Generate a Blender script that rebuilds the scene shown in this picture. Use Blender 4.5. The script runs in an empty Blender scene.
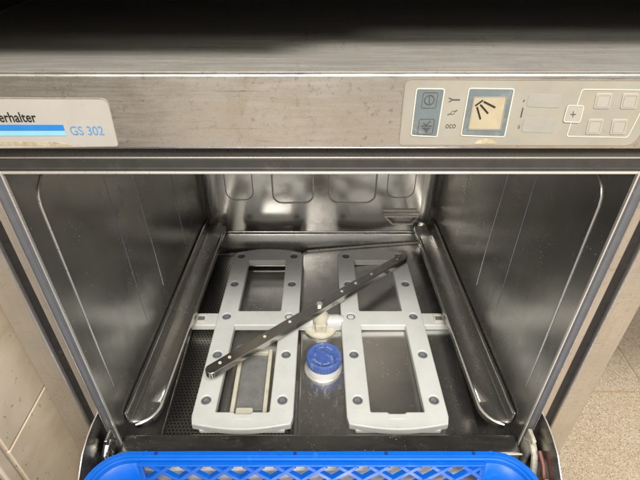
import bpy, bmesh, math, random
from mathutils import Vector, Matrix
random.seed(7)
S = bpy.context.scene
COL = S.collection
PI = math.pi

# ------------------------------------------------------------------ camera geometry (used to read flat artwork off the fascia plane)
F = 481.0; P = math.radians(36.6); CP, SP = math.cos(P), math.sin(P)
CAM = Vector((0, -.337, .924))
def ray(px, py):
    a = (px-320)/F; b = (240-py)/F
    return Vector((a, CP+b*SP, -SP+b*CP))
def onY(px, py, Y):
    r = ray(px, py); return CAM + r*((Y-CAM.y)/r.y)
FY = -.012                                  # front face of the fascia
def fa(px, py):
    p = onY(px, py, FY); return (p.x, p.z)

# ------------------------------------------------------------------ materials
def nodes(name):
    m = bpy.data.materials.new(name); m.use_nodes = True
    nt = m.node_tree; b = nt.nodes['Principled BSDF']
    return m, nt, b
def N(nt, t, **k):
    n = nt.nodes.new(t)
    for a, v in k.items():
        if a.startswith('i_'): n.inputs[a[2:].replace('_', ' ')].default_value = v
        else: setattr(n, a, v)
    return n
def coords(nt, scale):
    tc = N(nt, 'ShaderNodeTexCoord'); mp = N(nt, 'ShaderNodeMapping'); mp.inputs['Scale'].default_value = scale
    nt.links.new(tc.outputs['Object'], mp.inputs['Vector']); return mp.outputs['Vector']
def noise(nt, scale, vec_scale=(1,1,1), detail=4, rough=.6, dist=0):
    n = N(nt, 'ShaderNodeTexNoise'); n.inputs['Scale'].default_value = scale
    n.inputs['Detail'].default_value = detail; n.inputs['Roughness'].default_value = rough; n.inputs['Distortion'].default_value = dist
    nt.links.new(coords(nt, vec_scale), n.inputs['Vector']); return n.outputs['Fac']
def ramp(nt, fac, stops):
    r = N(nt, 'ShaderNodeValToRGB'); e = r.color_ramp.elements
    while len(e) < len(stops): e.new(.5)
    for el, (p, c) in zip(e, stops):
        el.position = p; el.color = (c, c, c, 1) if isinstance(c, (int, float)) else (*c, 1)
    nt.links.new(fac, r.inputs['Fac']); return r.outputs['Color']
def mix(nt, fac, a, b, mode='MIX'):
    m = N(nt, 'ShaderNodeMix', data_type='RGBA', blend_type=mode)
    for s, v in ((m.inputs[0], fac), (m.inputs[6], a), (m.inputs[7], b)):
        if isinstance(v, bpy.types.NodeSocket): nt.links.new(v, s)
        else: s.default_value = v if isinstance(v, (int, float)) else (*v, 1)
    return m.outputs[2]
def bump(nt, b, h, strength, dist=.001, prev=None):
    n = N(nt, 'ShaderNodeBump'); n.inputs['Strength'].default_value = strength; n.inputs['Distance'].default_value = dist
    nt.links.new(h, n.inputs['Height'])
    if prev: nt.links.new(prev, n.inputs['Normal'])
    nt.links.new(n.outputs['Normal'], b.inputs['Normal']); return n.outputs['Normal']

def steel(name, col, rough, brush=(1, 60, 1), spots=0.0, stain=None, wav=.15, metallic=1.0, rvar=.15, stain_lo=.5, micro=.1, spot_scale=260, patch=None, pit=None, streak=0, scratch=None):
    m, nt, b = nodes(name)
    b.inputs['Metallic'].default_value = metallic
    br = noise(nt, 14, brush, 5, .7)
    big = noise(nt, 9, (1,1,1), 5, .6)
    c = mix(nt, ramp(nt, big, [(.35, 0), (.7, 1)]), tuple(x*.82 for x in col), col)
    if stain:
        st = noise(nt, 26, (1,1,1), 8, .7, .6)
        c = mix(nt, ramp(nt, st, [(stain_lo, 0), (stain_lo+.14, .8)]), c, stain)
    if streak:
        c = mix(nt, ramp(nt, br, [(.35, streak), (.65, 0)]), c, tuple(x*.62 for x in col))
    if scratch:
        tc = N(nt, 'ShaderNodeTexCoord'); sc_ = None
        for rot, sc3 in (((.3,.9,.5), (3,70,70)), ((.2,-.5,-.35), (70,3,60)), ((.1,.15,.08), (2,90,90))):
            mp = N(nt, 'ShaderNodeMapping'); mp.inputs['Rotation'].default_value = rot; mp.inputs['Scale'].default_value = sc3
            nt.links.new(tc.outputs['Object'], mp.inputs['Vector'])
            nn = N(nt, 'ShaderNodeTexNoise'); nn.inputs['Scale'].default_value = 3.2; nn.inputs['Detail'].default_value = 2
            nt.links.new(mp.outputs['Vector'], nn.inputs['Vector'])
            k = ramp(nt, nn.outputs['Fac'], [(.600, 0), (.606, 1), (.612, 1), (.618, 0)])
            sc_ = k if sc_ is None else mix(nt, 1.0, sc_, k, 'LIGHTEN')
        sg = ramp(nt, noise(nt, 19, (1,1,1), 4, .6), [(.48, 0), (.62, .75)])
        c = mix(nt, mix(nt, 1.0, sc_, sg, 'MULTIPLY'), c, scratch)
    r = ramp(nt, br, [(.25, max(.03, rough-rvar)), (.75, rough+rvar)])
    if spots:
        v = N(nt, 'ShaderNodeTexVoronoi'); v.inputs['Scale'].default_value = spot_scale; v.inputs['Randomness'].default_value = 1
        nt.links.new(coords(nt, (1,1,1)), v.inputs['Vector'])
        dots = ramp(nt, v.outputs['Distance'], [(.10, 1), (.22, 0)])
        gate = ramp(nt, noise(nt, 16, (1,1,1), 4, .7), [(.50, 0), (.62, 1)])
        sel = N(nt, 'ShaderNodeSeparateColor'); nt.links.new(v.outputs['Color'], sel.inputs[0])
        pick = ramp(nt, sel.outputs[0], [(.55, 0), (.75, 1)])
        mk = mix(nt, 1.0, mix(nt, 1.0, dots, gate, 'MULTIPLY'), pick, 'MULTIPLY')
        mk = mix(nt, 1.0, mk, (spots,)*3, 'MULTIPLY')
        c = mix(nt, mk, c, (.62, .60, .56))
        r = mix(nt, mk, r, (.8,)*3)
        inv = N(nt, 'ShaderNodeMath', operation='SUBTRACT'); inv.inputs[0].default_value = metallic
        nt.links.new(mk, inv.inputs[1]); nt.links.new(inv.outputs[0], b.inputs['Metallic'])
    if pit:                                     # fine pitting and scuffs
        f = noise(nt, 230, (1,1,1), 6, .8); g_ = noise(nt, 22, (1,1,1), 4, .6)
        k = mix(nt, 1.0, ramp(nt, f, [(.56, 0), (.64, 1)]), ramp(nt, g_, [(.38, .15), (.62, 1)]), 'MULTIPLY')
        c = mix(nt, mix(nt, 1.0, k, (.75,)*3, 'MULTIPLY'), c, pit)
    if patch:                                   # dried splashes with ragged edges
        v2 = N(nt, 'ShaderNodeVectorMath', operation='DISTANCE'); nt.links.new(coords(nt, (1,.7,0)), v2.inputs[0]); v2.inputs[1].default_value = (patch[0], patch[1]*.7, 0)
        near = ramp(nt, v2.outputs['Value'], [(0, 1), (patch[2], 0)])
        fl = ramp(nt, noise(nt, 110, (1.3,.7,1), 5, .75, .7), [(.56, 0), (.62, 1)])
        k = mix(nt, 1.0, near, fl, 'MULTIPLY'); c = mix(nt, k, c, (.70,.69,.66)); r = mix(nt, k, r, (.7,)*3)
    nt.links.new(c, b.inputs['Base Color']); nt.links.new(r, b.inputs['Roughness'])
    p = bump(nt, b, noise(nt, 7, (1,1,1), 2, .4), wav, .004)
    p = bump(nt, b, br, micro, .0004, p)
    return m
def plain(name, col, rough=.5, var=.12, nscale=60, bs=.1, dirt=None, spec=.5, dirt_lo=.58, sub=0):
    m, nt, b = nodes(name)
    n = noise(nt, nscale, (1,1,1), 5, .65)
    c = mix(nt, ramp(nt, n, [(.3, 0), (.7, 1)]), tuple(x*(1-var) for x in col), tuple(min(1, x*(1+var*.5)) for x in col))
    if dirt:
        d = noise(nt, 45, (1,1,1), 8, .75, .4)
        c = mix(nt, ramp(nt, d, [(dirt_lo, 0), (dirt_lo+.12, .7)]), c, dirt)
    nt.links.new(c, b.inputs['Base Color'])
    nt.links.new(ramp(nt, n, [(.2, rough-.08), (.8, rough+.1)]), b.inputs['Roughness'])
    b.inputs['Specular IOR Level'].default_value = spec
    if sub: b.inputs['Subsurface Weight'].default_value = sub; b.inputs['Subsurface Radius'].default_value = (.004,.004,.003)
    bump(nt, b, noise(nt, nscale*6, (1,1,1), 3, .6), bs, .0003)
    return m

M = {}
M['cover'] = steel('stained_cover_steel', (.77,.74,.685), .30, (1.6, 20, 26), spots=.25, stain=(.60,.55,.47), wav=.32, metallic=.9, stain_lo=.50, rvar=.12, spot_scale=420, pit=(.30,.26,.21), micro=.10, streak=.40, scratch=(.28,.25,.21))
M['topsheet'] = steel('scuffed_top_steel', (.56,.53,.475), .42, (1.2, 12, 20), spots=.2, stain=(.50,.46,.39), wav=.2, metallic=.45, stain_lo=.46, rvar=.1, pit=(.30,.27,.23), micro=.1, streak=.5, scratch=(.28,.25,.21))  # scuffed, and less metallic than the cover so its top looks lit
M['casing'] = steel('casing_steel', (.66,.60,.51), .36, (40, 40, 1.2), spots=.0, stain=(.55,.48,.38), wav=.1, metallic=.74, stain_lo=.50, rvar=.08, pit=(.34,.28,.21), streak=.35, scratch=(.36,.30,.23))
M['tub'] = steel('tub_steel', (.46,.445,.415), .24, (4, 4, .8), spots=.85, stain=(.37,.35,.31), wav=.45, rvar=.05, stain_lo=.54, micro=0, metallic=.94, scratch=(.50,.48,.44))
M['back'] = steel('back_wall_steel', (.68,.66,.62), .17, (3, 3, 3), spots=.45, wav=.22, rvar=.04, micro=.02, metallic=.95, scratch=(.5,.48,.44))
M['deck'] = steel('deck_steel', (.62,.605,.58), .24, (2, 4, 2), spots=.45, wav=.16, rvar=.04, spot_scale=330, micro=.0, metallic=.96, patch=(-.002,.098,.05))
M['rail'] = steel('rail_steel', (.60,.58,.54), .25, (6, 1, 6), spots=.4, wav=.15, rvar=.05, metallic=.96, micro=.03)
M['bright'] = steel('bright_edge_steel', (.82,.78,.70), .30, (20, 20, 20), wav=.1, rvar=.06, metallic=.6)
M['arm'] = steel('rinse_arm_steel', (.62,.60,.56), .17, (3, 3, 3), spots=.15, wav=.05, rvar=.04, metallic=.97, micro=.02)
M['rib'] = steel('worn_rib_steel', (.66,.63,.57), .34, (20,20,20), wav=.1, metallic=.6)  # paler and less metallic than the tub wall
M['topseal'] = plain('dark_top_seal', (.045,.042,.038), .38, .2, 80, .2, dirt=(.10,.09,.075), dirt_lo=.58)
M['seal'] = plain('white_seal_strip', (.82,.82,.80), .4, .08, 40)  # white that stands in for highlights on the threshold front
M['lip'] = steel('threshold_steel', (.40,.385,.36), .24, (2, 12, 12), spots=.9, stain=(.20,.19,.17), wav=.4, rvar=.08, stain_lo=.52, spot_scale=300, metallic=.95)
M['door'] = steel('door_steel', (.62,.60,.57), .25, (1, 40, 1), wav=.3, rvar=.1)
M['plate'] = steel('fin_steel', (.42,.40,.37), .3, (1, 30, 30), spots=.5, stain=(.22,.2,.18), wav=.4, rvar=.1)
M['white'] = plain('white_plastic', (.62,.62,.585), .38, .07, 30, .14, dirt=(.45,.42,.34), dirt_lo=.60, sub=.05)
M['greyplate'] = plain('dull_grey_plate', (.20,.20,.185), .35, .2, 60, .1, dirt=(.12,.12,.08), dirt_lo=.55)
M['cream'] = plain('cream_plastic', (.62,.58,.46), .42, .1, 60, .15, dirt=(.40,.35,.24), dirt_lo=.56)
M['nozzle'] = plain('grey_nozzle_plastic', (.155,.165,.17), .45, .25, 200, .2)
M['hole'] = plain('dark_hole', (.012,.012,.013), .7, .1)
M['rubber'] = plain('grey_gasket_rubber', (.135,.135,.14), .40, .12, 80, .2, dirt=(.24,.22,.19), dirt_lo=.60)
M['black'] = plain('black_grime', (.018,.016,.015), .55, .4, 120, .4, dirt=(.07,.055,.04), dirt_lo=.58)  # black of the feet, also the shade filled into the casing gaps
M['blue'] = plain('blue_rack_plastic', (.002,.125,.60), .34, .06, 50, .12, dirt=(.03,.20,.66), dirt_lo=.58, spec=.4)
M['cap'] = plain('blue_cap_plastic', (.07,.13,.38), .5, .18, 120, .3, dirt=(.30,.36,.50), dirt_lo=.54)
M['capmark'] = plain('worn_white_mark', (.42,.46,.58), .6, .3, 300, .2)
M['panel'] = plain('beige_membrane', (.335,.31,.255), .45, .14, 18, .06, dirt=(.36,.31,.215), dirt_lo=.53)
M['badge'] = plain('light_badge_film', (.47,.44,.385), .45, .08, 24, .05, dirt=(.41,.365,.285), dirt_lo=.56)
M['outline'] = plain('brown_outline', (.27,.22,.15), .6, .2, 300)
M['ink_white'] = plain('cream_print', (.66,.62,.51), .5, .1, 200)
M['ink_bluegrey'] = plain('blue_grey_print', (.15,.178,.18), .5, .14, 70, .08, dirt=(.25,.26,.23), dirt_lo=.53)
M['ink_faded'] = plain('faded_grey_print', (.325,.305,.26), .5, .08, 90)
M['button'] = plain('embossed_button_film', (.385,.355,.30), .42, .06, 90)
M['ink_dark'] = plain('dark_print', (.02,.018,.016), .5, .1)
M['ink_worn'] = plain('worn_dark_print', (.085,.08,.07), .6, .3, 400)
M['ink_blue'] = plain('blue_print', (.025,.22,.60), .45, .05, 60)
M['ink_cyan'] = plain('cyan_print', (.28,.58,.70), .45, .05, 60)
M['ink_gsblue'] = plain('steel_blue_print', (.12,.30,.58), .5, .1, 200)
M['window'] = plain('yellowed_window', (.44,.38,.255), .25, .12, 60, .03, dirt=(.40,.33,.21), dirt_lo=.5)
M['worktop'] = plain('dark_worktop_underside', (.03,.028,.026), .6, .2)
M['grime'] = plain('glue_residue', (.50,.43,.30), .4, .35, 300, .5, dirt=(.40,.30,.17), dirt_lo=.5)
M['cable'] = plain('brown_cable', (.22,.08,.06), .5, .2)
M['hinge'] = plain('pale_hinge_plastic', (.55,.52,.42), .5, .2, 200, .3, dirt=(.2,.14,.08), dirt_lo=.5)

def filter_mat():
    m, nt, b = nodes('perforated_filter_steel'); b.inputs['Metallic'].default_value = 1
    v = coords(nt, (1/.0052, 1/.0052, 1)); sep = N(nt, 'ShaderNodeSeparateXYZ'); nt.links.new(v, sep.inputs[0])
    def m2(op, a, bb=None, c=None):
        n = N(nt, 'ShaderNodeMath', operation=op)
        for i, q in enumerate((a, bb, c)):
            if q is None: continue
            if isinstance(q, (int, float)): n.inputs[i].default_value = q
            else: nt.links.new(q, n.inputs[i])
        return n.outputs[0]
    row = m2('FLOOR', sep.outputs[1]); sh = m2('MULTIPLY', m2('MODULO', row, 2), .5)
    fx = m2('SUBTRACT', m2('FRACT', m2('ADD', sep.outputs[0], sh)), .5); fy = m2('SUBTRACT', m2('FRACT', sep.outputs[1]), .5)
    d = m2('SQRT', m2('ADD', m2('MULTIPLY', fx, fx), m2('MULTIPLY', fy, fy)))
    h = ramp(nt, d, [(.20, 0), (.30, 1)])
    nt.links.new(mix(nt, h, (.06,.06,.055), (.44,.42,.39)), b.inputs['Base Color'])
    b.inputs['Roughness'].default_value = .3
    bump(nt, b, h, .4, .0004)
    return m
M['filter'] = filter_mat()

def terrazzo():
    m, nt, b = nodes('stone_chip_floor')
    v = N(nt, 'ShaderNodeTexVoronoi'); v.inputs['Scale'].default_value = 560
    nt.links.new(coords(nt, (1,1,1)), v.inputs['Vector'])
    s = N(nt, 'ShaderNodeSeparateColor'); nt.links.new(v.outputs['Color'], s.inputs[0])
    c = ramp(nt, s.outputs[0], [(0, (.24,.17,.11)), (.13, (.42,.325,.225)), (.5, (.56,.455,.33)), (.85, (.62,.52,.39)), (1, (.78,.70,.57))])
    c = mix(nt, ramp(nt, noise(nt, 6, (1,1,1), 4), [(.4, 0), (.7, .3)]), c, (.46,.34,.21))
    nt.links.new(c, b.inputs['Base Color']); b.inputs['Roughness'].default_value = .42
    bump(nt, b, noise(nt, 300), .15, .0005)
    return m
M['floor'] = terrazzo()
def walltile():
    m, nt, b = nodes('beige_marbled_tile')
    n = noise(nt, 9, (1, .5, 1), 7, .62, .8)
    c = ramp(nt, n, [(.28, (.60,.47,.32)), (.44, (.74,.61,.44)), (.58, (.82,.71,.54)), (.72, (.86,.78,.63))])
    sp = noise(nt, 130, (1,1,1), 3, .6)
    c = mix(nt, ramp(nt, sp, [(.66, 0), (.72, .8)]), c, (.24,.16,.09))
    nt.links.new(c, b.inputs['Base Color']); b.inputs['Roughness'].default_value = .32
    bump(nt, b, sp, .15, .0006)
    return m
M['tile'] = walltile()
M['grout'] = plain('pale_grout', (.66,.58,.46), .8, .1, 200, .3, dirt=(.45,.36,.25), dirt_lo=.6)
M['floorjoint'] = plain('brown_floor_joint', (.46,.34,.22), .8, .2, 200)
M['granite'] = plain('grey_brown_stone', (.26,.225,.17), .5, .5, 130, .2, dirt=(.12,.11,.09), dirt_lo=.5)

# ------------------------------------------------------------------ object helpers
def meta(o, label=None, cat=None, group=None, kind=None):
    for k, v in (('label', label), ('category', cat), ('group', group), ('kind', kind)):
        if v: o[k] = v
    return o
def worldloc(o):
    v = Vector((0,0,0))
    while o: v = v + o.location; o = o.parent
    return v
def attach(o, parent):
    COL.objects.link(o)
    if parent:
        o.parent = parent
        # vertices are written in world metres; cancel the parents' offset
        o.matrix_parent_inverse = Matrix.Translation(-WL[parent.name])
    WL[o.name] = Vector(o.location)
    return o
WL = {}
def thing(name, loc, label, cat, group=None):
    o = bpy.data.objects.new(name, None); o.location = loc; o.empty_display_size = .05
    COL.objects.link(o); WL[o.name] = Vector(loc); meta(o, label, cat, group); return o
def done(name, bm, mat, parent=None, smooth=True, bevel=0, seg=2, loc=None, angle=35):
    me = bpy.data.meshes.new(name)
    bmesh.ops.recalc_face_normals(bm, faces=bm.faces)
    bm.to_mesh(me); bm.free()
    if isinstance(mat, str): mat = M[mat]
    me.materials.append(mat)
    o = bpy.data.objects.new(name, me)
    if loc is not None: o.location = loc
    attach(o, parent)
    if bevel:
        md = o.modifiers.new('bevel', 'BEVEL'); md.width = bevel; md.segments = seg; md.limit_method = 'ANGLE'; md.angle_limit = math.radians(40); md.harden_normals = smooth
    if smooth:
        for p in me.polygons: p.use_smooth = True
        try: me.set_sharp_from_angle(angle=math.radians(angle))
        except Exception: pass
    return o
def box(bm, x0, x1, y0, y1, z0, z1):
    v = [bm.verts.new((x, y, z)) for x in (x0, x1) for y in (y0, y1) for z in (z0, z1)]
    for f in ((0,1,3,2), (4,6,7,5), (0,4,5,1), (2,3,7,6), (0,2,6,4), (1,5,7,3)): bm.faces.new([v[i] for i in f])
def boxo(name, b, mat, parent=None, bevel=.001, **k):
    bm = bmesh.new()
    for q in (b if isinstance(b[0], (tuple, list)) else [b]): box(bm, *q)
    return done(name, bm, mat, parent, bevel=bevel, **k)
def tube(bm, pts, r, n=10, cap=True, flat=1.0, up=Vector((0,0,1))):
    pts = [Vector(p) for p in pts]; rings = []
    for i, p in enumerate(pts):
        t = (pts[min(i+1, len(pts)-1)] - pts[max(i-1, 0)]).normalized()
        u = up if abs(t.dot(up)) < .95 else Vector((0, 1, 0))
        a = t.cross(u).normalized(); c = a.cross(t).normalized()
        rr = r[i] if isinstance(r, (list, tuple)) else r
        rings.append([bm.verts.new(p + a*math.cos(2*PI*k/n)*rr + c*math.sin(2*PI*k/n)*rr*flat) for k in range(n)])
    for i in range(len(rings)-1):
        for k in range(n): bm.faces.new((rings[i][k], rings[i][(k+1) % n], rings[i+1][(k+1) % n], rings[i+1][k]))
    if cap: bm.faces.new(rings[0]); bm.faces.new(rings[-1][::-1])
def lathe(bm, prof, c=(0,0,0), n=40):
    rings = []
    for r, z in prof:
        rings.append([bm.verts.new((c[0]+r*math.cos(2*PI*k/n), c[1]+r*math.sin(2*PI*k/n), c[2]+z)) for k in range(n)])
    for i in range(len(rings)-1):
        for k in range(n): bm.faces.new((rings[i][k], rings[i][(k+1) % n], rings[i+1][(k+1) % n], rings[i+1][k]))
    bm.faces.new(rings[0]); bm.faces.new(rings[-1])
def arc(cx, cy, r, a0, a1, n=8, ry=None):
    ry = r if ry is None else ry
    return [(cx+r*math.cos(math.radians(a0+(a1-a0)*i/n)), cy+ry*math.sin(math.radians(a0+(a1-a0)*i/n))) for i in range(n+1)]
def rounded(pts, r, n=5):
    """polygon corners rounded with radius r (r may be a list)"""
    out = []; L = len(pts)
    for i in range(L):
        p0, p1, p2 = Vector(pts[i-1]), Vector(pts[i]), Vector(pts[(i+1) % L])
        rr = r[i] if isinstance(r, (list, tuple)) else r
        a = (p0-p1); b = (p2-p1); d = min(rr, a.length*.49, b.length*.49)
        a = p1 + a.normalized()*d; b = p1 + b.normalized()*d
        for k in range(n+1):
            t = k/n; q = a*(1-t)**2 + p1*2*t*(1-t) + b*t*t; out.append((q.x, q.y))
    return out
def curve_mesh(name, loops, half, bevel, mtx, mat, parent, bres=2):
    cu = bpy.data.curves.new(name, 'CURVE'); cu.dimensions = '2D'; cu.fill_mode = 'BOTH'
    cu.extrude = max(half-bevel, 1e-5); cu.bevel_depth = bevel; cu.bevel_resolution = bres; cu.offset = -bevel
    for L in loops:
        s = cu.splines.new('POLY'); s.points.add(len(L)-1); s.use_cyclic_u = True
        for p, q in zip(s.points, L): p.co = (q[0], q[1], 0, 1)
    return to_mesh(name, cu, mtx, mat, parent)
def to_mesh(name, cu, mtx, mat, parent):
    t = bpy.data.objects.new('tmp', cu); COL.objects.link(t)
    bpy.context.view_layer.update()
    me = bpy.data.meshes.new_from_object(t.evaluated_get(bpy.context.evaluated_depsgraph_get()))
    bpy.data.objects.remove(t); bpy.data.curves.remove(cu)
    me.transform(mtx); me.materials.clear(); me.materials.append(M[mat] if isinstance(mat, str) else mat)
    me.name = name; o = bpy.data.objects.new(name, me); attach(o, parent)
    for p in me.polygons: p.use_smooth = True
    try: me.set_sharp_from_angle(angle=math.radians(35))
    except Exception: pass
    wn = o.modifiers.new('wn', 'WEIGHTED_NORMAL'); wn.keep_sharp = True; wn.weight = 100
    return o
RXZ = Matrix.Rotation(PI/2, 4, 'X')          # (u,v) -> x,z ; local z -> -y
def film(name, loops, mat, parent, lvl, half=.00012, bevel=.00004):
    """thin printed/embossed film on the fascia, loops given in fascia x,z"""
    return curve_mesh(name, loops, half, bevel, Matrix.Translation((0, FY-lvl, 0)) @ RXZ, mat, parent, 1)
def pl(pts, r=0, **k):
    q = [fa(*p) for p in pts]
    return rounded(q, r) if r else q
def ring(loop, w):
    """loop + inset copy -> outline strip"""
    c = Vector((sum(p[0] for p in loop)/len(loop), sum(p[1] for p in loop)/len(loop)))
    L = len(loop); ins = []
    for i in range(L):
        a, b, d = Vector(loop[i-1]), Vector(loop[i]), Vector(loop[(i+1) % L])
        t = (d-a).normalized(); n = Vector((-t.y, t.x))
        if n.dot(c-b) < 0: n = -n
        q = b + n*w; ins.append((q.x, q.y))
    return [loop, ins]
def text(name, s, px, py, height, mat, parent, lvl=.0004, sx=1.0, align='LEFT', bold=0, shear=0):
    cu = bpy.data.curves.new(name, 'FONT'); cu.body = s; cu.size = height/.70; cu.align_x = align
    cu.extrude = .00008; cu.offset = bold; cu.shear = shear
    x, z = fa(px, py)
    return to_mesh(name, cu, Matrix.Translation((x, FY-lvl, z)) @ RXZ @ Matrix.Diagonal((sx, 1, 1, 1)), mat, parent)
def stroke(loops, a, b, w):
    a, b = Vector(fa(*a)), Vector(fa(*b)); t = (b-a).normalized(); n = Vector((-t.y, t.x))*w/2
    loops.append([tuple(a+n), tuple(b+n), tuple(b-n), tuple(a-n)])

# ------------------------------------------------------------------ setting
bm = bmesh.new()
box(bm, -3, 3.4, -3, 2.6, -.02, 0)
meta(done('floor', bm, 'floor', None, smooth=False), kind='structure')
bm = bmesh.new()                                   # grout lines of the large floor tiles, 1 mm sunk strips shown as thin dark joints
for y in (-1.67, -.67, .331, 1.33): box(bm, -3, 3.4, y-.0013, y+.0013, .0002, .0012)
for x in (-.26, .74, 1.74): box(bm, x-.0013, x+.0013, -3, 2.6, .0002, .0010)
meta(done('floor_joints', bm, M['floorjoint'], None, smooth=False), kind='structure')

# tiled side wall, its front corner dressed with a stone strip
wall = thing('tiled_wall', (-.38, .3, 0), 'beige marbled tile wall with pale grout, left of the dishwasher', 'wall')
bm = bmesh.new(); box(bm, -.45, -.3285, -.100, 1.0, 0, 2.2); done('grout_bed', bm, 'grout', wall, bevel=0)
g = .0016
zs = [0] + [.4465-.33, .4465, .4465+.33, .4465+.66, 2.2]
ys = [-.067, .263, .593, .98]
for i in range(len(zs)-1):
    for j in range(3):
        boxo('wall_tile', (-.335, -.325, ys[j]+g, ys[j+1]-g, zs[i]+g, zs[i+1]-g), 'tile', wall, bevel=.0012)
boxo('corner_trim', (-.335, -.3255, -.0835, -.067-g, 0, 2.2), 'tile', wall, bevel=.003)
boxo('stone_border', (-.36, -.327, -.60, -.0855, 0, 2.2), 'granite', wall, bevel=.004)

# ------------------------------------------------------------------ dishwasher
D = thing('dishwasher', (0, .3, 0), 'open stainless steel undercounter dishwasher with control panel across its top', 'dishwasher')
XW = .312
boxo('top_sheet', (-.3112, .3112, -.0092, .599, .8205, .8218), 'topsheet', D, bevel=.0001)  # added layer over the cover, its lit look put into the material
cover = boxo('top_cover', (-XW, XW, FY, .60, .7655, .8215), 'cover', D, bevel=.0028, seg=3)
for s in (-1, 1):
    a, b = sorted((s*.281, s*.309)); boxo('side_casing', (a, b, -.003, .60, .06, .7648), 'casing', D, bevel=.0022)
boxo('base_panel', (-.2805, .2805, .004, .59, .06, .285), 'casing', D, bevel=.002)
boxo('back_panel', (-.2805, .2805, .585, .598, .286, .764), 'casing', D, bevel=.001)
for sx in (-.27, .27):
    for y in (.05, .55):
        bm = bmesh.new(); lathe(bm, [(.018,0),(.02,.004),(.02,.012),(.010,.016),(.010,.061)], (sx, y, 0), 20); done('foot', bm, 'black', D)
# gaps beside the casing posts and under the cover, their shade put in as black fill
bm = bmesh.new()
for s in (-1, 1):
    a, b = sorted((s*.2712, s*.2805)); box(bm, a, b, .0015, .03, .288, .764)
box(bm, -.2805, .2805, .016, .03, .7545, .7645)
done('recess', bm, 'black', D, bevel=0)
# inner sheet flange
for s in (-1, 1):
    a, b = sorted((s*.2626, s*.2708)); boxo('front_flange', (a, b, -.001, .034, .30, .7526), 'casing', D, bevel=.0015)
boxo('top_trim', (-.262, .262, -.0012, .03, .7527, .7542), 'bright', D, bevel=.0004)
# gasket with two ridges
for s in (-1, 1):
    bm = bmesh.new()
    def X(a): return s*a
    prof = [(.2516,.0),(.2516,-.0015),(.2535,-.0035),(.2552,-.0010),(.2572,-.0008),(.2592,-.0034),(.2612,-.0012),(.2624,0)]
    lo = [bm.verts.new((X(a), y, .335)) for a, y in prof]; hi = [bm.verts.new((X(a), y, .7526)) for a, y in prof]
    for i in range(len(prof)-1): bm.faces.new((lo[i], lo[i+1], hi[i+1], hi[i]))
    b1 = [bm.verts.new((X(.2516), .03, z)) for z in (.335, .7526)]; b2 = [bm.verts.new((X(.2624), .03, z)) for z in (.335, .7526)]
    bm.faces.new((lo[0], hi[0], b1[1], b1[0])); bm.faces.new((lo[-1], hi[-1], b2[1], b2[0])); bm.faces.new(lo + [b2[0], b1[0]]); bm.faces.new(hi + [b2[1], b1[1]])
    done('gasket', bm, 'rubber', D, angle=60)
bm = bmesh.new(); box(bm, -.2514, .2514, -.002, .03, .7424, .7526); 
for z in (.7446,): tube(bm, [(-.2514, -.0018, z), (.2514, -.0018, z)], .0011, 8)
done('gasket', bm, 'topseal', D, bevel=.0008)
# bright lip round the mouth
for s in (-1, 1):
    a, b = sorted((s*.2497, s*.2514)); boxo('mouth_lip', (a, b, -.0035, -.0002, .335, .7424), 'bright', D, bevel=.0005)
boxo('mouth_lip', (-.2496, .2496, -.0035, -.0002, .7404, .7424), 'bright', D, bevel=.0005)

# tub: U-shaped wall with rounded back corners, slight draft
def xw(y): return .2497 - .0225*(y/.475)
R = .026; BY = .475; bw = xw(BY)
path = [(-.2500, .0)] + [(-xw(y), y) for y in (.1, .2, .3, .38, BY-R)]
path += [(-bw+R - R*math.cos(t*PI/16), BY-R + R*math.sin(t*PI/16)) for t in range(1, 9)]
side_n = len(path)
def extr(pts, z0, z1, flip=False, div=1):
    bm = bmesh.new(); cols = []
    for x, y in pts: cols.append([bm.verts.new((x, y, z0+(z1-z0)*k/div)) for k in range(div+1)])
    for i in range(len(cols)-1):
        for k in range(div): bm.faces.new((cols[i][k], cols[i+1][k], cols[i+1][k+1], cols[i][k+1]))
    return bm
for s in (-1, 1):
    o = done('tub_side', extr([(x*(-s), y) for x, y in path], .295, .7424), 'tub', D, angle=80)
tubside = None
backw = done('tub_back', extr([(-bw+R, BY), (bw-R, BY)], .295, .7424), 'back', D, smooth=False)
boxo('tub_roof', (-.2485, .2485, .0, BY-.001, .7426, .7455), 'tub', D, bevel=0)
# pressed ribs in the side walls
def ribs(s):
    L = []
    x = lambda y: s*(xw(y)-.0002)
    L.append([(x(y), y, z) for y, z in ([(.075,.716)] + [(.047+.022*math.cos(math.radians(a)), .692+.024*math.sin(math.radians(a))) for a in (90,112,135,158,180)] + [(.0245,.60),(.0235,.50),(.0235,.436)])])
    L.append([(x(.1385), .1385, z) for z in (.70, .62, .53, .43)])
    L.append([(x(y), y, z) for y, z in ((.20,.705),(.206,.60),(.212,.50),(.213,.43))])
    L.append([(x(.33), .33, z) for z in (.70, .55, .42)])
    for k, pts in enumerate(L):
        bm = bmesh.new(); rr = [.0004] + [.0009 if k == 0 else .0004]*(len(pts)-2) + [.0003]
        tube(bm, pts, rr, 8, up=Vector((1,0,0))); done('pressed_rib', bm, 'tub' if k in (1, 3) else 'rib', D)
ribs(-1); ribs(1)
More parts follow.
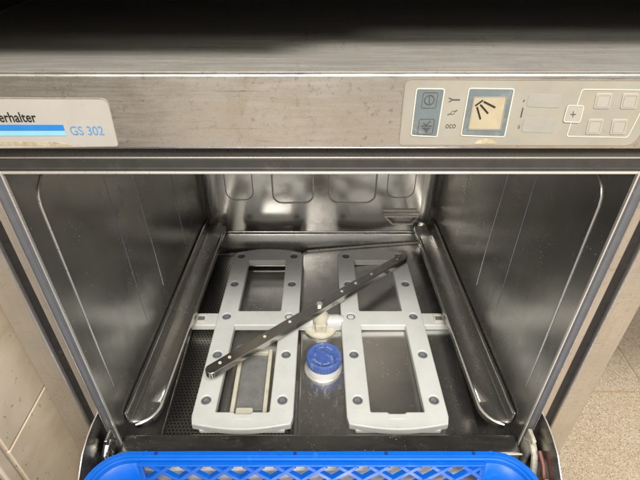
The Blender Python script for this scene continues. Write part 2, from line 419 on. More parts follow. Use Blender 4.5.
# back wall pressings
def ushape(x0, x1, zb, top=.70, r=.018, y=BY-.0004, rad=.0016):
    pts = [(x0, y, top), (x0, y, .5)] + [(x0+r-r*math.cos(math.radians(a)), y, zb+r-r*math.sin(math.radians(a))) for a in (0,22,45,67,90)]
    pts += [(x1-r+r*math.sin(math.radians(a)), y, zb+r-r*math.cos(math.radians(a))) for a in (0,22,45,67,90)] + [(x1, y, .5), (x1, y, top)]
    bm = bmesh.new(); tube(bm, pts, rad, 8, up=Vector((0,1,0))); done('pressed_rib', bm, 'rib', D)
ushape(-.0925, -.0137, .413); ushape(.0177, .109, .413, r=.02); ushape(-.184, -.131, .420, rad=.0010); ushape(.131, .184, .425, rad=.0009)
# intake shield, low right of the back wall
bm = bmesh.new()
A = [(.127,.3905),(.200,.3905),(.187,.3695),(.145,.3695)]
outer = [bm.verts.new((x, BY-.001, z)) for x, z in A]
cx, cz = .164, .380
mid = [bm.verts.new((cx+(x-cx)*.94, BY-.013, cz+(z-cz)*.92)) for x, z in A]
mid2 = [bm.verts.new((cx+(x-cx)*.84, BY-.013, cz+(z-cz)*.72)) for x, z in A]
inn = [bm.verts.new((cx+(x-cx)*.72, BY-.006, cz+(z-cz)*.50)) for x, z in A]
for a, b in ((outer, mid), (mid, mid2), (mid2, inn)):
    for i in range(4): bm.faces.new((a[i], a[(i+1) % 4], b[(i+1) % 4], b[i]))
bm.faces.new(inn)
shield = done('intake_shield', bm, 'rail', D, bevel=.0015)
bm = bmesh.new(); q = [(cx+(x-cx)*.93, BY-.0135, cz+(z-cz)*.86) for x, z in A]
tube(bm, q + [q[0]], .0018, 8, up=Vector((0,1,0))); done('rolled_outline', bm, 'bright', shield)

# rolled step at the foot of the back wall + tank floor
bm = bmesh.new()
prof = [(BY-.0006,.3440),(BY-.0012,.3425),(BY-.0030,.3415),(BY-.0048,.3408),(BY-.0065,.3385),(BY-.0190,.309),(BY-.0200,.300)]
for i in range(len(prof)-1):
    a, b = prof[i], prof[i+1]
    bm.faces.new([bm.verts.new(v) for v in ((-bw+.004, *a), (bw-.004, *a), (bw-.004, *b), (-bw+.004, *b))])
bmesh.ops.remove_doubles(bm, verts=bm.verts, dist=1e-5)
done('tub_step', bm, 'rail', D, angle=80)
boxo('tank_floor', (-.2485, .2485, .010, BY-.002, .292, .299), 'deck', D, bevel=0)
# right-hand deck plate: slopes, rolled bright rim at the back and left
bm = bmesh.new()
C4 = [(-.030,.030,.3115),(.222,.030,.3125),(.218,.4535,.3300),(-.036,.444,.3125)]
top = [bm.verts.new(p) for p in C4]; bot = [bm.verts.new((x, y, z-.006)) for x, y, z in C4]
bm.faces.new(top); bm.faces.new(bot)
for i in range(4): bm.faces.new((top[i], top[(i+1) % 4], bot[(i+1) % 4], bot[i]))
deck = done('deck_plate', bm, 'deck', D, bevel=.003, seg=3)
bm = bmesh.new(); tube(bm, [(.217,.4545,.3310),(.1,.450,.3235),(-.026,.445,.314)], .0026, 10, flat=.8)
done('deck_rim', bm, 'bright', deck)
bm = bmesh.new(); tube(bm, [(-.026,.445,.3135),(-.033,.440,.313),(-.036,.43,.3125),(-.031,.22,.312),(-.030,.035,.311)], .0018, 10)
done('deck_rim', bm, 'rail', deck)
# left-hand filter tray: perforated sheet with rim and a sunk dark centre
fl = [(-.216,.030),(-.043,.030),(-.043,.43),(-.216,.435)]
hole = [(-.148,.062),(-.062,.062),(-.062,.405),(-.148,.405)]
curve_mesh('filter_sheet', [rounded(fl, .012), rounded(hole, .008)], .0012, .0004, Matrix.Translation((0,0,.3085)), 'filter', D)
bm = bmesh.new(); L = rounded([(-.2195,.027),(-.0395,.027),(-.0395,.436),(-.2195,.440)], .014)
L3 = [(x, y, .311) for x, y in L]; tube(bm, L3 + [L3[0]], .0018, 8, cap=False); done('filter_rim', bm, 'rail', D)
boxo('filter_bottom', (-.150, -.060, .060, .407, .2995, .3015), 'deck', D, bevel=0)
# strainer basket with cream frame in the sunk centre
st = boxo('strainer', [(-.1300,-.1235,.064,.185,.302,.316),(-.0830,-.0765,.064,.185,.302,.316),(-.1233,-.0832,.178,.185,.302,.315)], 'cream', D, bevel=.0015)
boxo('grip', (-.1215, -.0960, .062, .076, .304, .3185), 'cream', st, bevel=.003)
boxo('cup', (-.1232, -.0833, .077, .1775, .302, .309), 'greyplate', st, bevel=.001)

# rack rails along both sides
def rail(s):
    bm = bmesh.new(); W0 = .0340; r0 = .034; y0 = .020; y1 = .468
    prof = [(0,.3860),(.0016,.3872),(.0030,.3862),(.0036,.3820),(.0040,.3700),(.0052,.3665),(.0066,.3655),(.0160,.3625),(.0285,.3600),(.0310,.3602),(.0322,.3618),(.0334,.3615),(.0340,.3600),(.0339,.3500)]
    yy = [y0+.0008, y0+.003, y0+.007, y0+.012, y0+.018, y0+.026, y0+.034, y0+r0] + [y0+r0+(y1-y0-r0)*k/10 for k in range(1, 11)]
    rows = []
    for y in yy:
        d = max(0, r0-(y-y0)); w = W0 - (r0 - math.sqrt(max(r0*r0-d*d, 0)))*.92
        q = max(.05, w/W0)
        rows.append([bm.verts.new((s*(xw(y)-.0008 - o*q), y, .3645+(z-.3645)*(.75+.25*q))) for o, z in prof])
    for i in range(len(rows)-1):
        for k in range(len(prof)-1): bm.faces.new((rows[i][k], rows[i+1][k], rows[i+1][k+1], rows[i][k+1]))
    o = done('rack_rail', bm, 'rail', D, angle=70)
    md = o.modifiers.new('thick', 'SOLIDIFY'); md.thickness = .0012; md.offset = 0
    # rolled bright nose at the front end
    bm = bmesh.new(); pts = []
    for y in yy[:12]:
        d = max(0, r0-(y-y0)); w = W0 - (r0 - math.sqrt(max(r0*r0-d*d, 0)))*.92
        pts.append((s*(xw(y)-.001-w), y-.0010, .3615))
    tube(bm, pts, [.0012,.0015,.0017,.0018,.0018,.0017,.0016,.0015,.0013,.0011,.0009,.0005], 10)
    done('rolled_nose', bm, 'bright', o)
rail(-1); rail(1)

# front threshold of the tank
lip = boxo('threshold', [(-.2495, .2495, -.019, .009, .296, .3590)], 'lip', D, bevel=.004, seg=3)
bm = bmesh.new(); tube(bm, [(-.249, -.0185, .3585), (.249, -.0185, .3585)], .0014, 8); done('edge_bead', bm, 'bright', lip)
boxo('seal_strip', (-.240, .240, -.0245, -.0193, .297, .331), 'seal', lip, bevel=.0006)  # added strip: highlights seen through the rack lattice, put in as white

# ------------------------------------------------------------------ wash arm (two ladder frames joined by a cross pipe)
ZF = .334
def frame_loops(s):
    X = lambda v: s*v
    o = []
    # outer outline, end bars bulging outwards
    inner_b, inner_f, outer_b, outer_f = .034, .037, .1690, .1775
    ob = [(X(inner_b), .408)] + [(X(inner_b+.004+(outer_b-inner_b-.008)*t), .4175+.0105*math.sin(PI*t)) for t in [i/10 for i in range(11)]] + [(X(outer_b), .408)]
    of = [(X(outer_f), .050)] + [(X(outer_f-.003-(outer_f-inner_f-.006)*t), .0385-.0085*math.sin(PI*t)) for t in [i/10 for i in range(11)]] + [(X(inner_f), .050)]
    o.append(ob + [(X((outer_b+outer_f)/2+.0005), .235)] + of)
    o.append(rounded([(X(.0672), .254), (X(.1405), .254), (X(.1385), .391), (X(.0665), .391)], .003, 3))
    w = [(X(.0705), .0575), (X(.094), .0575), (X(.096), .0550), (X(.118), .0550), (X(.120), .0575), (X(.1455), .0575), (X(.1420), .220), (X(.0680), .220)]
    o.append(rounded(w, .002, 2))
    NZ = []
    for k in range(5):
        y = .0765 + .0822*k
        NZ += [(X(.0535 - .0006*k + .0), y), (X(.1620 - .0018*k), y)]
    for x, y in NZ: o.append([(x+.0068*math.cos(2*PI*i/20), y+.0068*math.sin(2*PI*i/20)) for i in range(20)])
    return o, NZ
loops = []; nz = []
for s in (-1, 1):
    l, n = frame_loops(s); nz += n
    l = curve_mesh('wash_arm' if s < 0 else 'tmpframe', l, .0065, .0020, Matrix.Translation((0,0,ZF-.0065)), 'white', D, 3)
    if s < 0: WA = l
    else: WB = l
# join second frame, cross pipe, stub ends and thick front skirts into the one arm
bm = bmesh.new(); bm.from_mesh(WA.data); bm.from_mesh(WB.data)
bpy.data.objects.remove(WB)
def rbox(bm, x0, x1, y0, y1, z0, z1, bv=.002):
    b2 = bmesh.new(); box(b2, x0, x1, y0, y1, z0, z1)
    bmesh.ops.bevel(b2, geom=b2.edges[:], offset=bv, segments=3, affect='EDGES', profile=.5)
    me = bpy.data.meshes.new('t'); b2.to_mesh(me); b2.free(); bm.from_mesh(me); bpy.data.meshes.remove(me)
for s in (-1, 1):
    a, b = sorted((s*.166, s*.2235)); rbox(bm, a, b, .2215, .2505, ZF-.014, ZF-.0015, .0025)
    a, b = sorted((s*.022, s*.060)); rbox(bm, a, b, .2235, .2475, ZF-.018, ZF-.0022, .003)
    # hollow underside skirts of the end bars
    for y0, y1, x0, x1 in ((.0350,.0545,.048,.1665), (.400,.415,.044,.160)):
        a, b = sorted((s*x0, s*x1)); rbox(bm, a, b, y0, y1, ZF-.019, ZF-.0092, .003)
    # hub connector (tapered socket)
    b2 = []
    for x, r in ((.012,.0125),(.030,.0130),(.040,.0100)):
        b2.append([bm.verts.new((s*x, .2355+r*math.cos(2*PI*k/20), ZF-.008+r*math.sin(2*PI*k/20))) for k in range(20)])
    for i in range(2):
        for k in range(20): bm.faces.new((b2[i][k], b2[i][(k+1) % 20], b2[i+1][(k+1) % 20], b2[i+1][k]))
bmesh.ops.recalc_face_normals(bm, faces=bm.faces)
bm.to_mesh(WA.data); bm.free()
for p in WA.data.polygons: p.use_smooth = True
WA.data.set_sharp_from_angle(angle=math.radians(38))
# end clips
for s in (-1, 1):
    bm = bmesh.new(); x0 = s*.2005
    rbox(bm, x0-.0085, x0+.0085, .2285, .2315, ZF-.002, ZF+.0012, .0006); rbox(bm, x0-.0085, x0+.0085, .2415, .2445, ZF-.002, ZF+.0012, .0006)
    rbox(bm, x0-.0085, x0-.0060, .2316, .2414, ZF-.002, ZF+.0012, .0006)
    c = done('end_clip', bm, 'cream', WA)
    boxo('clip_slot', (x0-.0055, x0+.0055, .2318, .2412, ZF-.0019, ZF-.0008), 'nozzle', WA, bevel=0)
for s in (-1, 1):
    for a, b in ((.0395, .0665), (.1480, .1745)):
        a, b = sorted((s*a, s*b)); boxo('mould_seam', (a, b, .0615, .0619, ZF-.001, ZF+.00015), 'cream', WA, bevel=0)
    a, b = sorted((s*.094, s*.118)); boxo('latch_tab', (a, b, .0460, .0530, ZF-.001, ZF+.0007), 'white', WA, bevel=.0004)
# nozzles: cup with a slit, sits in its hole
def nozzle_mesh():
    bm = bmesh.new()
    lathe(bm, [(.0066,-.006),(.0066,-.0002),(.0060,.0004),(.0053,-.0004),(.0046,-.0028),(.0030,-.0036),(.0014,-.0034),(.0013,-.0052),(.0002,-.0053)], n=24)
    return bm
base = done('nozzle', nozzle_mesh(), 'nozzle', WA, loc=(nz[0][0], nz[0][1], ZF-.0012))
slit = boxo('tmp_slit', (-.0025, .0025, -.0005, .0005, -.0036, -.0028), 'hole', None, bevel=0)
bmm = bmesh.new(); bmm.from_mesh(base.data); bmm.from_mesh(slit.data); bmm.to_mesh(base.data); bmm.free(); bpy.data.objects.remove(slit)
for x, y in nz[1:]:
    c = base.copy(); c.location = (x, y, ZF-.0012); c.rotation_euler = (0, 0, random.uniform(-.8, .8)); COL.objects.link(c); c.parent = WA
    c.matrix_parent_inverse = base.matrix_parent_inverse.copy()

# hub
hubc = (.001, .2355)
bm = bmesh.new(); lathe(bm, [(.027,.3125),(.0285,.315),(.0285,.319),(.026,.3225),(.020,.324),(.0185,.327),(.0145,.329),(.0135,.342),(.0120,.345),(.0095,.353),(.0095,.357)], (*hubc, 0), 44)
rbox(bm, hubc[0]-.0085, hubc[0]+.0095, .2130, .2250, .322, .3400, .002)
hub = done('arm_hub', bm, 'cream', D)
bm = bmesh.new(); lathe(bm, [(.030,.3118),(.0305,.3135),(.0300,.3150),(.0288,.3155)], (*hubc, 0), 44); done('seat_ring', bm, 'rail', hub)

# rinse arm: flat stainless tube with rounded ends, rotated about the hub
e0 = Vector((-.1615, .0985)); e1 = Vector((.1600, .3665)); ctr = (e0+e1)/2
L = (e1-e0).length/2; ang = math.atan2(e1.y-e0.y, e1.x-e0.x); hw = .0088
outl = [(L-hw+hw*math.cos(a), hw*math.sin(a)) for a in [(-90+180*i/10)*PI/180 for i in range(11)]] + [(-L+hw-hw*math.cos(a), -hw*math.sin(a)) for a in [(-90+180*i/10)*PI/180 for i in range(11)]]
MR = Matrix.Translation((ctr.x, ctr.y, .3622)) @ Matrix.Rotation(ang, 4, 'Z')
RA = curve_mesh('rinse_arm', [outl], .0062, .0014, MR, 'arm', D, 3)
bm = bmesh.new(); lathe(bm, [(.0052,0),(.0056,.001),(.0052,.0036),(.0036,.0046),(.0010,.0046)], (ctr.x, ctr.y, .3684), 6); done('centre_bolt', bm, 'bright', RA)
def rn(t, side):
    p = MR @ Vector((t, side, .0062)); return p
for t, bright in ((-.186,1),(-.170,1),(-.108,1),(.05,0),(.082,0),(.120,0),(.186,0),(-.060,0)):
    bm = bmesh.new(); p = rn(t, .001)
    lathe(bm, [(.0024,0),(.0025,.0006),(.0019,.0010),(.0009,.0007),(.0006,.0002)], tuple(p), 14)
    done('rinse_nozzle', bm, 'ink_white' if bright or t < .13 else 'bright', RA)
bm = bmesh.new(); p = rn(.190, 0); lathe(bm, [(.0054,0),(.0056,.0005),(.0046,.0012),(.0040,.0004),(.0004,.0003)], tuple(p), 20); done('end_plug', bm, 'nozzle', RA)

# salt container cap
cx, cy = .0060, .1500
bm = bmesh.new(); lathe(bm, [(.0300,.3118),(.0305,.3140),(.0285,.3165),(.0275,.3170)], (cx, cy, 0), 44)
collar = done('container_collar', bm, 'bright', D)
bm = bmesh.new(); lathe(bm, [(.0262,.3128),(.0262,.327),(.0255,.3285)], (cx, cy, 0), 44); done('container_neck', bm, 'white', collar)
bm = bmesh.new()
prof = [(.0263,.3287),(.0268,.3300),(.0268,.3395),(.0258,.3425),(.0235,.3435),(.0215,.3425),(.0200,.3418),(.001,.3418)]
lathe(bm, prof, (cx, cy, 0), 56)
for k in range(36):                                 # knurling
    a = 2*PI*k/36; tube(bm, [(cx+.0268*math.cos(a), cy+.0268*math.sin(a), z) for z in (.3305, .339)], .0007, 6)
cap = done('salt_cap', bm, 'cap', D)
bm = bmesh.new(); d = Vector((math.cos(-.62), math.sin(-.62)))
a = Vector((cx, cy))-d*.0185; b = Vector((cx, cy))+d*.0185; nn = Vector((-d.y, d.x))
vv = []
for t in (0, .12, .88, 1):
    p = a.lerp(b, t); w = .0042; h = .0078 if 0 < t < 1 else .0015
    vv.append([bm.verts.new((p.x+nn.x*k*w, p.y+nn.y*k*w, .3415+(h if abs(k) < .6 else 0))) for k in (-1, -.45, .45, 1)])
for i in range(3):
    for k in range(3): bm.faces.new((vv[i][k], vv[i][k+1], vv[i+1][k+1], vv[i+1][k]))
done('finger_grip', bm, 'cap', cap, bevel=.0005)
bm = bmesh.new()
for a0, a1, r in ((200,250,.0165),(262,300,.0168),(40,75,.0165),(88,130,.0162)):
    pts = [(cx+r*math.cos(math.radians(a0+(a1-a0)*i/6)), cy+r*math.sin(math.radians(a0+(a1-a0)*i/6)), .3420) for i in range(7)]
    for i in range(0, 6, 1): tube(bm, [pts[i], pts[i+1]], .0006 if i % 2 else .0003, 6)
for q in range(16):
    a = random.uniform(0, 2*PI); r = random.uniform(.012, .019); ll = random.uniform(.001, .0035); t = a+random.uniform(-.6, .6)
    x, y = cx+r*math.cos(a), cy+r*math.sin(a); tube(bm, [(x, y, .3420), (x+ll*math.cos(t), y+ll*math.sin(t), .3420)], .00035, 6)
done('worn_marks', bm, 'capmark', cap)

# ------------------------------------------------------------------ control fascia artwork
BL = film('name_badge', [pl([(-60,97.5),(108,98),(119.5,146.5),(-60,149)], [.001,.006,.003,.001])], 'badge', cover, .0002)
BL['label'] = 'cream name badge with blue stripes at the left of the panel'
film('badge_outline', ring(pl([(-60,97.5),(108,98),(119.5,146.5),(-60,149)], [.001,.006,.003,.001]), .00045), 'outline', BL, .00045)
text('lettering', 'Winterhalter', 37.6, 121.6, .0072, 'ink_dark', BL, .0005, sx=.80, align='RIGHT', bold=.00012)
text('model_number', 'GS 302', 71.3, 134.6, .0067, 'ink_gsblue', BL, .0005, sx=.86)
film('stripe', [pl([(-60,124.4),(63.2,124.6),(65,130.3),(-60,130.5)])], 'ink_blue', BL, .0005)
film('stripe', [pl([(-60,130.7),(65.1,130.5),(66.8,135.4),(-60,135.8)])], 'ink_cyan', BL, .0005)
film('peeled_edge', [rounded(pl([(-60,141.5),(20,141),(60,141.8),(73,145.2),(60,146),(10,145),(-60,147)]), .001)], 'grime', BL, .0004)

out = [(405,78.6),(668,82),(640,128),(634,144.6),(398.5,144.6)]
CP_ = film('control_panel', [pl([(405,78.6),(672,80),(634,145.6),(398.5,145)], [.005,.003,.008,.003])], 'panel', cover, .0002)
CP_['label'] = 'worn beige membrane control panel at the right of the cover'
film('panel_outline', ring(pl([(405,78.6),(672,80),(634,145.6),(398.5,145)], [.005,.003,.008,.003]), .0005), 'outline', CP_, .00045)
q1 = [(416,87.6),(445.2,88),(437.2,137),(410.2,135.6)]
k1 = film('key_field', [pl(q1, .0022)], 'ink_bluegrey', CP_, .0005)
film('field_outline', ring(pl(q1, .0022), .0008), 'ink_white', k1, .0007)
def keysq(x0, y0, x1, y1, sl=3.2, parent=None, mat='ink_bluegrey', w=.0004, lvl=.0007):
    p = [(x0+sl/2, y0), (x1+sl/2, y0), (x1-sl/2, y1), (x0-sl/2, y1)]
    return film('button', ring(pl(p, .0015), w), mat, parent, lvl)
keysq(422, 92, 437, 108, 2.5, k1, 'ink_worn'); keysq(418, 118.5, 433.5, 134, 2.5, k1, 'ink_worn')
c0 = fa(429.3, 99.6); r = .0036
circ = [(c0[0]+r*math.cos(2*PI*i/28), c0[1]+r*math.sin(2*PI*i/28)) for i in range(28)]
lp = ring(circ, .0006); s_ = []; stroke(s_, (429.4, 96.2), (429.1, 103.2), .0005)
film('power_symbol', lp + s_, 'ink_worn', k1, .0008)
s_ = []; stroke(s_, (421.0,125.4), (431.8,125.6), .0007); stroke(s_, (423.2,122.6),(426.4,124.6), .0006); stroke(s_, (426.6,124.4),(430.4,120.6), .0006)
s_.append(pl([(421.6,127.2),(430.8,127.2),(428.2,129.6),(426.3,132.6),(424.8,129.6)]))
film('drain_symbol', s_, 'ink_worn', k1, .0008)
s_ = []; stroke(s_, (452,99.4),(459.8,99.6), .0007); stroke(s_, (448.8,97.6),(452.2,99.2), .0006); stroke(s_, (448.8,101.6),(452.2,99.8), .0006)
film('wrench_symbol', s_, 'ink_worn', CP_, .0005)
s_ = []; stroke(s_, (447.4,114.6),(450.6,113.2), .0006); stroke(s_, (454.6,111.2),(457.4,109.9), .0006)
s_.append(ring(rounded(pl([(450.4,113.8),(451.8,110.8),(455.4,110.6),(454.2,113.6)]), .0006), .00022)[0])
film('brush_symbol', s_[:2], 'ink_worn', CP_, .0005)
film('leaf_symbol', ring(rounded(pl([(450.0,114.4),(451.6,110.9),(455.6,110.4),(454.2,113.9)]), .0008), .00028), 'ink_worn', CP_, .0005)
text('small_lettering', 'oco', 444.8, 127.9, .0046, 'ink_worn', CP_, .0005, sx=.75, bold=-.00003)
q2 = [(468.4,87.4),(514.8,88),(504.6,137),(460,135.6)]
k2 = film('display_field', [pl(q2, .0022)], 'ink_bluegrey', CP_, .0005)
film('field_outline', ring(pl(q2, .0022), .0008), 'ink_white', k2, .0007)
q3 = [(474.2,97.2),(505.6,97.2),(499.6,128.8),(468.4,128.6)]
w_ = film('display_window', [pl(q3, .0010)], 'window', k2, .0008, half=.0002, bevel=.0001)
film('window_frame', ring(pl([(473.4,96.2),(506.8,96.3),(500.4,129.9),(467.4,129.6)], .0012), .0005), 'ink_faded', k2, .0009)
s_ = []; stroke(s_, (474.8,105.2),(482.6,99.6), .0011); stroke(s_, (476.6,106.4),(480.0,118.6), .0012); stroke(s_, (480.0,104.0),(487.6,112.8), .0012); stroke(s_, (483.4,101.0),(494.8,106.9), .0012)
film('spray_symbol', s_, 'ink_dark', k2, .0012)
film('glue_patch', [rounded(pl([(472,143.6),(478,139.6),(486,138.4),(494,140.2),(498,143.4)]), .002)], 'grime', CP_, .0005)
film('worn_patch', [rounded(pl([(529,93.5),(562,94.5),(559.5,107.5),(526,106.5)]), .002)], 'ink_faded', CP_, .00045)
film('worn_patch', [rounded(pl([(524,117.5),(556,119),(553,133),(521,131.5)]), .002)], 'ink_faded', CP_, .00045)
s_ = []; stroke(s_, (522.8,107.5),(520.6,117), .0008); stroke(s_, (524.4,99.5),(523.2,101.5), .0007)
film('thermometer_symbol', s_, 'ink_worn', CP_, .0006)
text('small_lettering', 'ii', 517.2, 128.5, .0032, 'ink_worn', CP_, .0005, sx=.8)
film('key_group_outline', ring(pl([(581.6,88.6),(652,89.4),(627.4,137.6),(565.8,136.4)], .0024), .0006), 'ink_white', CP_, .0005)
k4 = film('plus_key', [pl([(567,104.3),(584,104.7),(579.6,122.4),(562.2,121.7)], .0022)], 'button', CP_, .0008)
film('key_outline', ring(pl([(567,104.3),(584,104.7),(579.6,122.4),(562.2,121.7)], .0022), .0006), 'ink_white', k4, .0010)
s_ = []; stroke(s_, (572.8,110.6),(572.3,116.6), .0004); stroke(s_, (570,113.6),(575.4,113.7), .0004)
film('plus_symbol', s_[:1], 'ink_worn', k4, .0011); film('plus_symbol', s_[1:], 'ink_worn', k4, .00125)
for x0, y0, x1, y1 in ((594.5,92.8,611,108.6),(621,93,637.5,108.8),(586.5,118.6,602,134),(610.5,118.8,626.5,134.4)):
    p = [(x0+1.6, y0), (x1+1.6, y0), (x1-1.6, y1), (x0-1.6, y1)]
    b_ = film('membrane_button', [pl(p, .0016)], 'button', CP_, .0004, half=.0004, bevel=.00035)
    film('button_edge', ring(pl([(x0+3.4,y0+2),(x1-.4,y0+2),(x1-3.6,y1-2),(x0+.6,y1-2)], .0012), .0003), 'ink_faded', b_, .0009)

# ------------------------------------------------------------------ open door, lying level below the mouth
door = boxo('door', [(-.268, .268, -.56, -.024, .262, .296)], 'door', D, bevel=.004, seg=3)
boxo('inner_panel', (-.235, .235, -.53, -.045, .2962, .3005), 'door', door, bevel=.003)
def fin(s):
    x0 = s*.2645; th = .0010
    out = [(.010,.300),(.0105,.408),(.006,.4150),(-.002,.4185),(-.016,.4195),(-.031,.4185),(-.050,.4135),(-.070,.400),(-.092,.375),(-.108,.340),(-.115,.300)]
    bm = bmesh.new(); A = [bm.verts.new((x0-th, y, z)) for y, z in out]; B = [bm.verts.new((x0+th, y, z)) for y, z in out]
    bm.faces.new(A); bm.faces.new(B[::-1])
    for i in range(len(out)): bm.faces.new((A[i], A[(i+1) % len(out)], B[(i+1) % len(out)], B[i]))
    f = done('side_fin', bm, 'plate', door, smooth=False)
    bm = bmesh.new(); tube(bm, [(x0, y, z) for y, z in out[1:]], .0007, 8); done('fin_edge', bm, 'bright', f)
fin(-1); fin(1)
for s in (-1, 1):
    bm = bmesh.new()
    rbox(bm, min(s*.2525, s*.2575), max(s*.2525, s*.2575), -.022, -.004, .33, .392, .0015)
    tube(bm, [(s*.2555, -.006, .372), (s*.2555, -.016, .384), (s*.2560, -.030, .376), (s*.2565, -.042, .350)], .0042, 10)
    done('hinge_link', bm, 'hinge' if s > 0 else 'door', door)
bm = bmesh.new(); tube(bm, [(.2590,-.030,.386),(.2600,-.044,.380),(.2590,-.058,.368),(.2600,-.075,.345),(.2590,-.09,.30)], .0024, 8); done('cable', bm, 'cable', door)
bm = bmesh.new(); lathe(bm, [(.0045,0),(.005,.001),(.004,.003),(.001,.0035)], (.256,-.066,.380), 14); done('screw', bm, 'bright', door)

# ------------------------------------------------------------------ blue dish rack resting on the door
RK = thing('dish_rack', (0, -.29, .3005), 'blue plastic dish rack with diamond lattice walls on the open door', 'dish rack')
RX = -.0095; ZT = .4005; HX = .2515; Y1 = -.0375; Y0 = -.5405; RR = .046
def rrect(hx, y0, y1, r, n=8):
    o = []
    for cx_, cy_, a in ((hx-r, y1-r, 0), (-hx+r, y1-r, 90), (-hx+r, y0+r, 180), (hx-r, y0+r, 270)): o += arc(cx_, cy_, r, a, a+90, n)
    return o
# rim: moulded profile swept round the rounded rectangle (offset inwards, height)
prof = [(.0,-.011),(.0,-.0014),(.0011,0),(.0060,.0),(.0070,-.0010),(.0075,-.0036),(.0090,-.0042),(.0096,-.0054),(.0102,-.0120),(.0082,-.0120),(.0080,-.0072),(.0022,-.0046),(.0020,-.011)]
rings = [[(x+RX, y, ZT+z) for x, y in rrect(HX-o, Y0+o, Y1-o, max(RR-o, .01))] for o, z in prof]
bm = bmesh.new(); V = [[bm.verts.new(p) for p in r_] for r_ in rings]; n = len(V[0])
for i in range(len(V)):
    j = (i+1) % len(V)
    for k in range(n): bm.faces.new((V[i][k], V[i][(k+1) % n], V[j][(k+1) % n], V[j][k]))
rim = done('rim', bm, 'blue', RK, angle=40)
dbh = plain('deep_blue_hole', (.002,.030,.22), .6)
for x in (-.178,-.019,.085,.185):
    bm = bmesh.new(); lathe(bm, [(.0022,0),(.0022,.00025)], (x+RX, Y1-.0036, ZT), 14); done('rim_hole', bm, dbh, rim)
for x in (-.190, -.036, .205):
    bm = bmesh.new(); x += RX
    pts = [(x+.0028*math.cos(a*PI/9), Y1-.0036+.0028*math.sin(a*PI/9), ZT+.0001) for a in range(19)]; tube(bm, pts, .0003, 5, cap=False); done('mould_ring', bm, 'blue', rim)
# solid rounded corners
IN = .0092
def corner(sx, top_y, sy):
    bm = bmesh.new(); r = RR-IN; cx_, cy_ = sx*(HX-RR), top_y - sy*RR
    pts = [(sx*.196, cy_+sy*r)] + [(cx_+sx*r*math.sin(a*PI/16), cy_+sy*r*math.cos(a*PI/16)) for a in range(9)] + [(cx_+sx*r, top_y - sy*.060)]
    taper = .004
    lo, hi = [], []
    for x, y in pts:
        hi.append(bm.verts.new((x+RX, y, ZT-.0100))); lo.append(bm.verts.new((x+RX-sx*taper, y-sy*taper, .3035)))
    for i in range(len(pts)-1): bm.faces.new((lo[i], lo[i+1], hi[i+1], hi[i]))
    o = done('corner_wall', bm, 'blue', RK, angle=60); md = o.modifiers.new('t', 'SOLIDIFY'); md.thickness = .0024; md.offset = 0
for sx in (-1, 1): corner(sx, Y1, 1); corner(sx, Y0, -1)
# lattice walls
def clipseg(x0, z0, dx, dz, lo, hi, zl, zh):
    t0, t1 = -9, 9
    for p, d, a, b in ((x0, dx, lo, hi), (z0, dz, zl, zh)):
        u, v = sorted(((a-p)/d, (b-p)/d)); t0, t1 = max(t0, u), min(t1, v)
    return (t0, t1) if t1-t0 > .002 else None
def lattice(fixed, axis, lo, hi, inward):
    bm = bmesh.new(); zl, zh = .311, ZT-.0072; pitch = .0356; H = .0356
    def P3(u, z, off):
        w = fixed + inward*(off + (ZT-z)*.045)
        return (u+RX, w, z) if axis == 'x' else (w+RX, u, z)
    def bar(u0, z0, u1, z1, wd, t0, t1):
        d = Vector((u1-u0, z1-z0)).normalized(); n_ = Vector((-d.y, d.x))*wd/2
        q = [(u0+n_.x, z0+n_.y), (u1+n_.x, z1+n_.y), (u1-n_.x, z1-n_.y), (u0-n_.x, z0-n_.y)]
        a = [bm.verts.new(P3(u, z, t0)) for u, z in q]; b = [bm.verts.new(P3(u, z, t1)) for u, z in q]
        bm.faces.new(a); bm.faces.new(b[::-1])
        for i in range(4): bm.faces.new((a[i], a[(i+1) % 4], b[(i+1) % 4], b[i]))
    k = lo - .3
    i = 0
    while k < hi + .3:
        for sg, e in ((1, 0), (-1, .0004)):
            s = clipseg(k, zl, sg*pitch, H, lo, hi, zl, zh)
            if s: bar(k+sg*pitch*s[0], zl+H*s[0], k+sg*pitch*s[1], zl+H*s[1], .0056, e, .0062-e)
        k += pitch
    bar(lo-.004, zl-.004, hi+.004, zl-.004, .010, -.0004, .0066)
    bar(lo-.004, zh+.0008, hi+.004, zh+.0008, .0026, .0006, .0056)
    for u in (lo-.002, hi+.002): bar(u, zl, u, zh, .005, .0010, .0050)
    done('lattice_wall', bm, 'blue', RK, bevel=.0006)
lattice(Y1-.0095, 'x', -.193, .193, -1); lattice(Y0+.0095, 'x', -.193, .193, 1)
lattice(HX-.0095, 'y', Y0+.06, Y1-.06, -1); lattice(-HX+.0095, 'y', Y0+.06, Y1-.06, 1)
bm = bmesh.new()
for i in range(17):
    u = -.232 + RX + .029*i; box(bm, u-.0016, u+.0016, Y0+.018, Y1-.018, .3015, .3055)
    v = Y0+.020+.029*i; 
    if v < Y1-.018: box(bm, -.233+RX, .233+RX, v-.0016, v+.0016, .3012, .3052)
done('base_grid', bm, 'blue', RK, smooth=False)

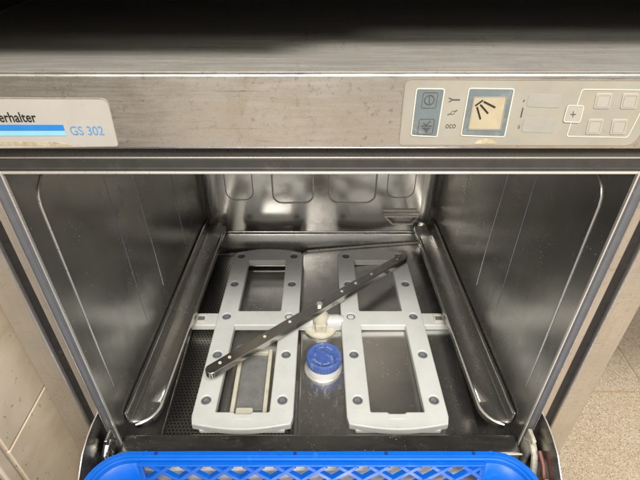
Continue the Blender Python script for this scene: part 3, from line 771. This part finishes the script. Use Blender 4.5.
# ------------------------------------------------------------------ worktop over the machine, neighbouring table
WT = thing('worktop', (0, .4, .90), 'dark worktop overhanging the steel dishwasher top', 'worktop')
boxo('slab', [(-.40, 1.3, .000, 1.0, .890, .945), (-.40, .0, -.026, -.0003, .890, .945)], 'worktop', WT, bevel=.003)  # unseen; left front step added to push its shadow forward
boxo('rear_support', (-.40, .60, .45, .47, .823, .8895), 'worktop', WT, bevel=0)  # added to block light behind, so the gap stays dark
boxo('end_support', (-.40, -.313, .030, .4495, .823, .8895), 'worktop', WT, bevel=0)  # added to close the left end and darken the gap
T = thing('side_table', (.6, .3, 0), 'beige steel worktable apron right of the dishwasher, above the bare floor', 'table')
boxo('apron', (.3145, 1.25, .002, .022, .595, .80), 'casing', T, bevel=.002)
boxo('table_top', (.3145, 1.25, -.01, .62, .8005, .82), 'casing', T, bevel=.002)
boxo('lower_shelf', (.316, 1.25, .03, .60, .595, .605), 'casing', T, bevel=.001)
for y in (.03, .56): boxo('leg', (1.19, 1.23, y, y+.04, 0, .594), 'casing', T, bevel=.002)

# ------------------------------------------------------------------ light
W = bpy.data.worlds.new('World'); S.world = W; W.use_nodes = True
bg = W.node_tree.nodes['Background']; bg.inputs[0].default_value = (1.0, .97, .93, 1); bg.inputs[1].default_value = .50
def area(name, loc, target, sx, sy, power, col):
    l = bpy.data.lights.new(name, 'AREA'); l.shape = 'RECTANGLE'; l.size = sx; l.size_y = sy; l.energy = power; l.color = col
    o = bpy.data.objects.new(name, l); o.location = loc; o.rotation_euler = (Vector(target)-Vector(loc)).to_track_quat('-Z', 'Y').to_euler(); COL.objects.link(o)
area('ceiling_lamp', (.30, -1.15, 2.25), (0, .1, .5), 1.0, .35, 63, (1, .975, .93))
area('ceiling_lamp_far', (-1.0, -2.3, 2.45), (0, .1, .5), 1.2, .35, 50, (1, .97, .92))

# ------------------------------------------------------------------ camera, render
cam = bpy.data.cameras.new('Camera'); cam.sensor_width = 36; cam.lens = F/640*36; cam.clip_start = .01; cam.clip_end = 50
co = bpy.data.objects.new('Camera', cam); co.location = CAM; co.rotation_euler = (PI/2-P, 0, 0); COL.objects.link(co)
S.camera = co
S.render.resolution_x = 1024; S.render.resolution_y = 768
S.view_settings.view_transform = 'Standard'; S.view_settings.look = 'None'; S.view_settings.exposure = 0; S.view_settings.gamma = 1
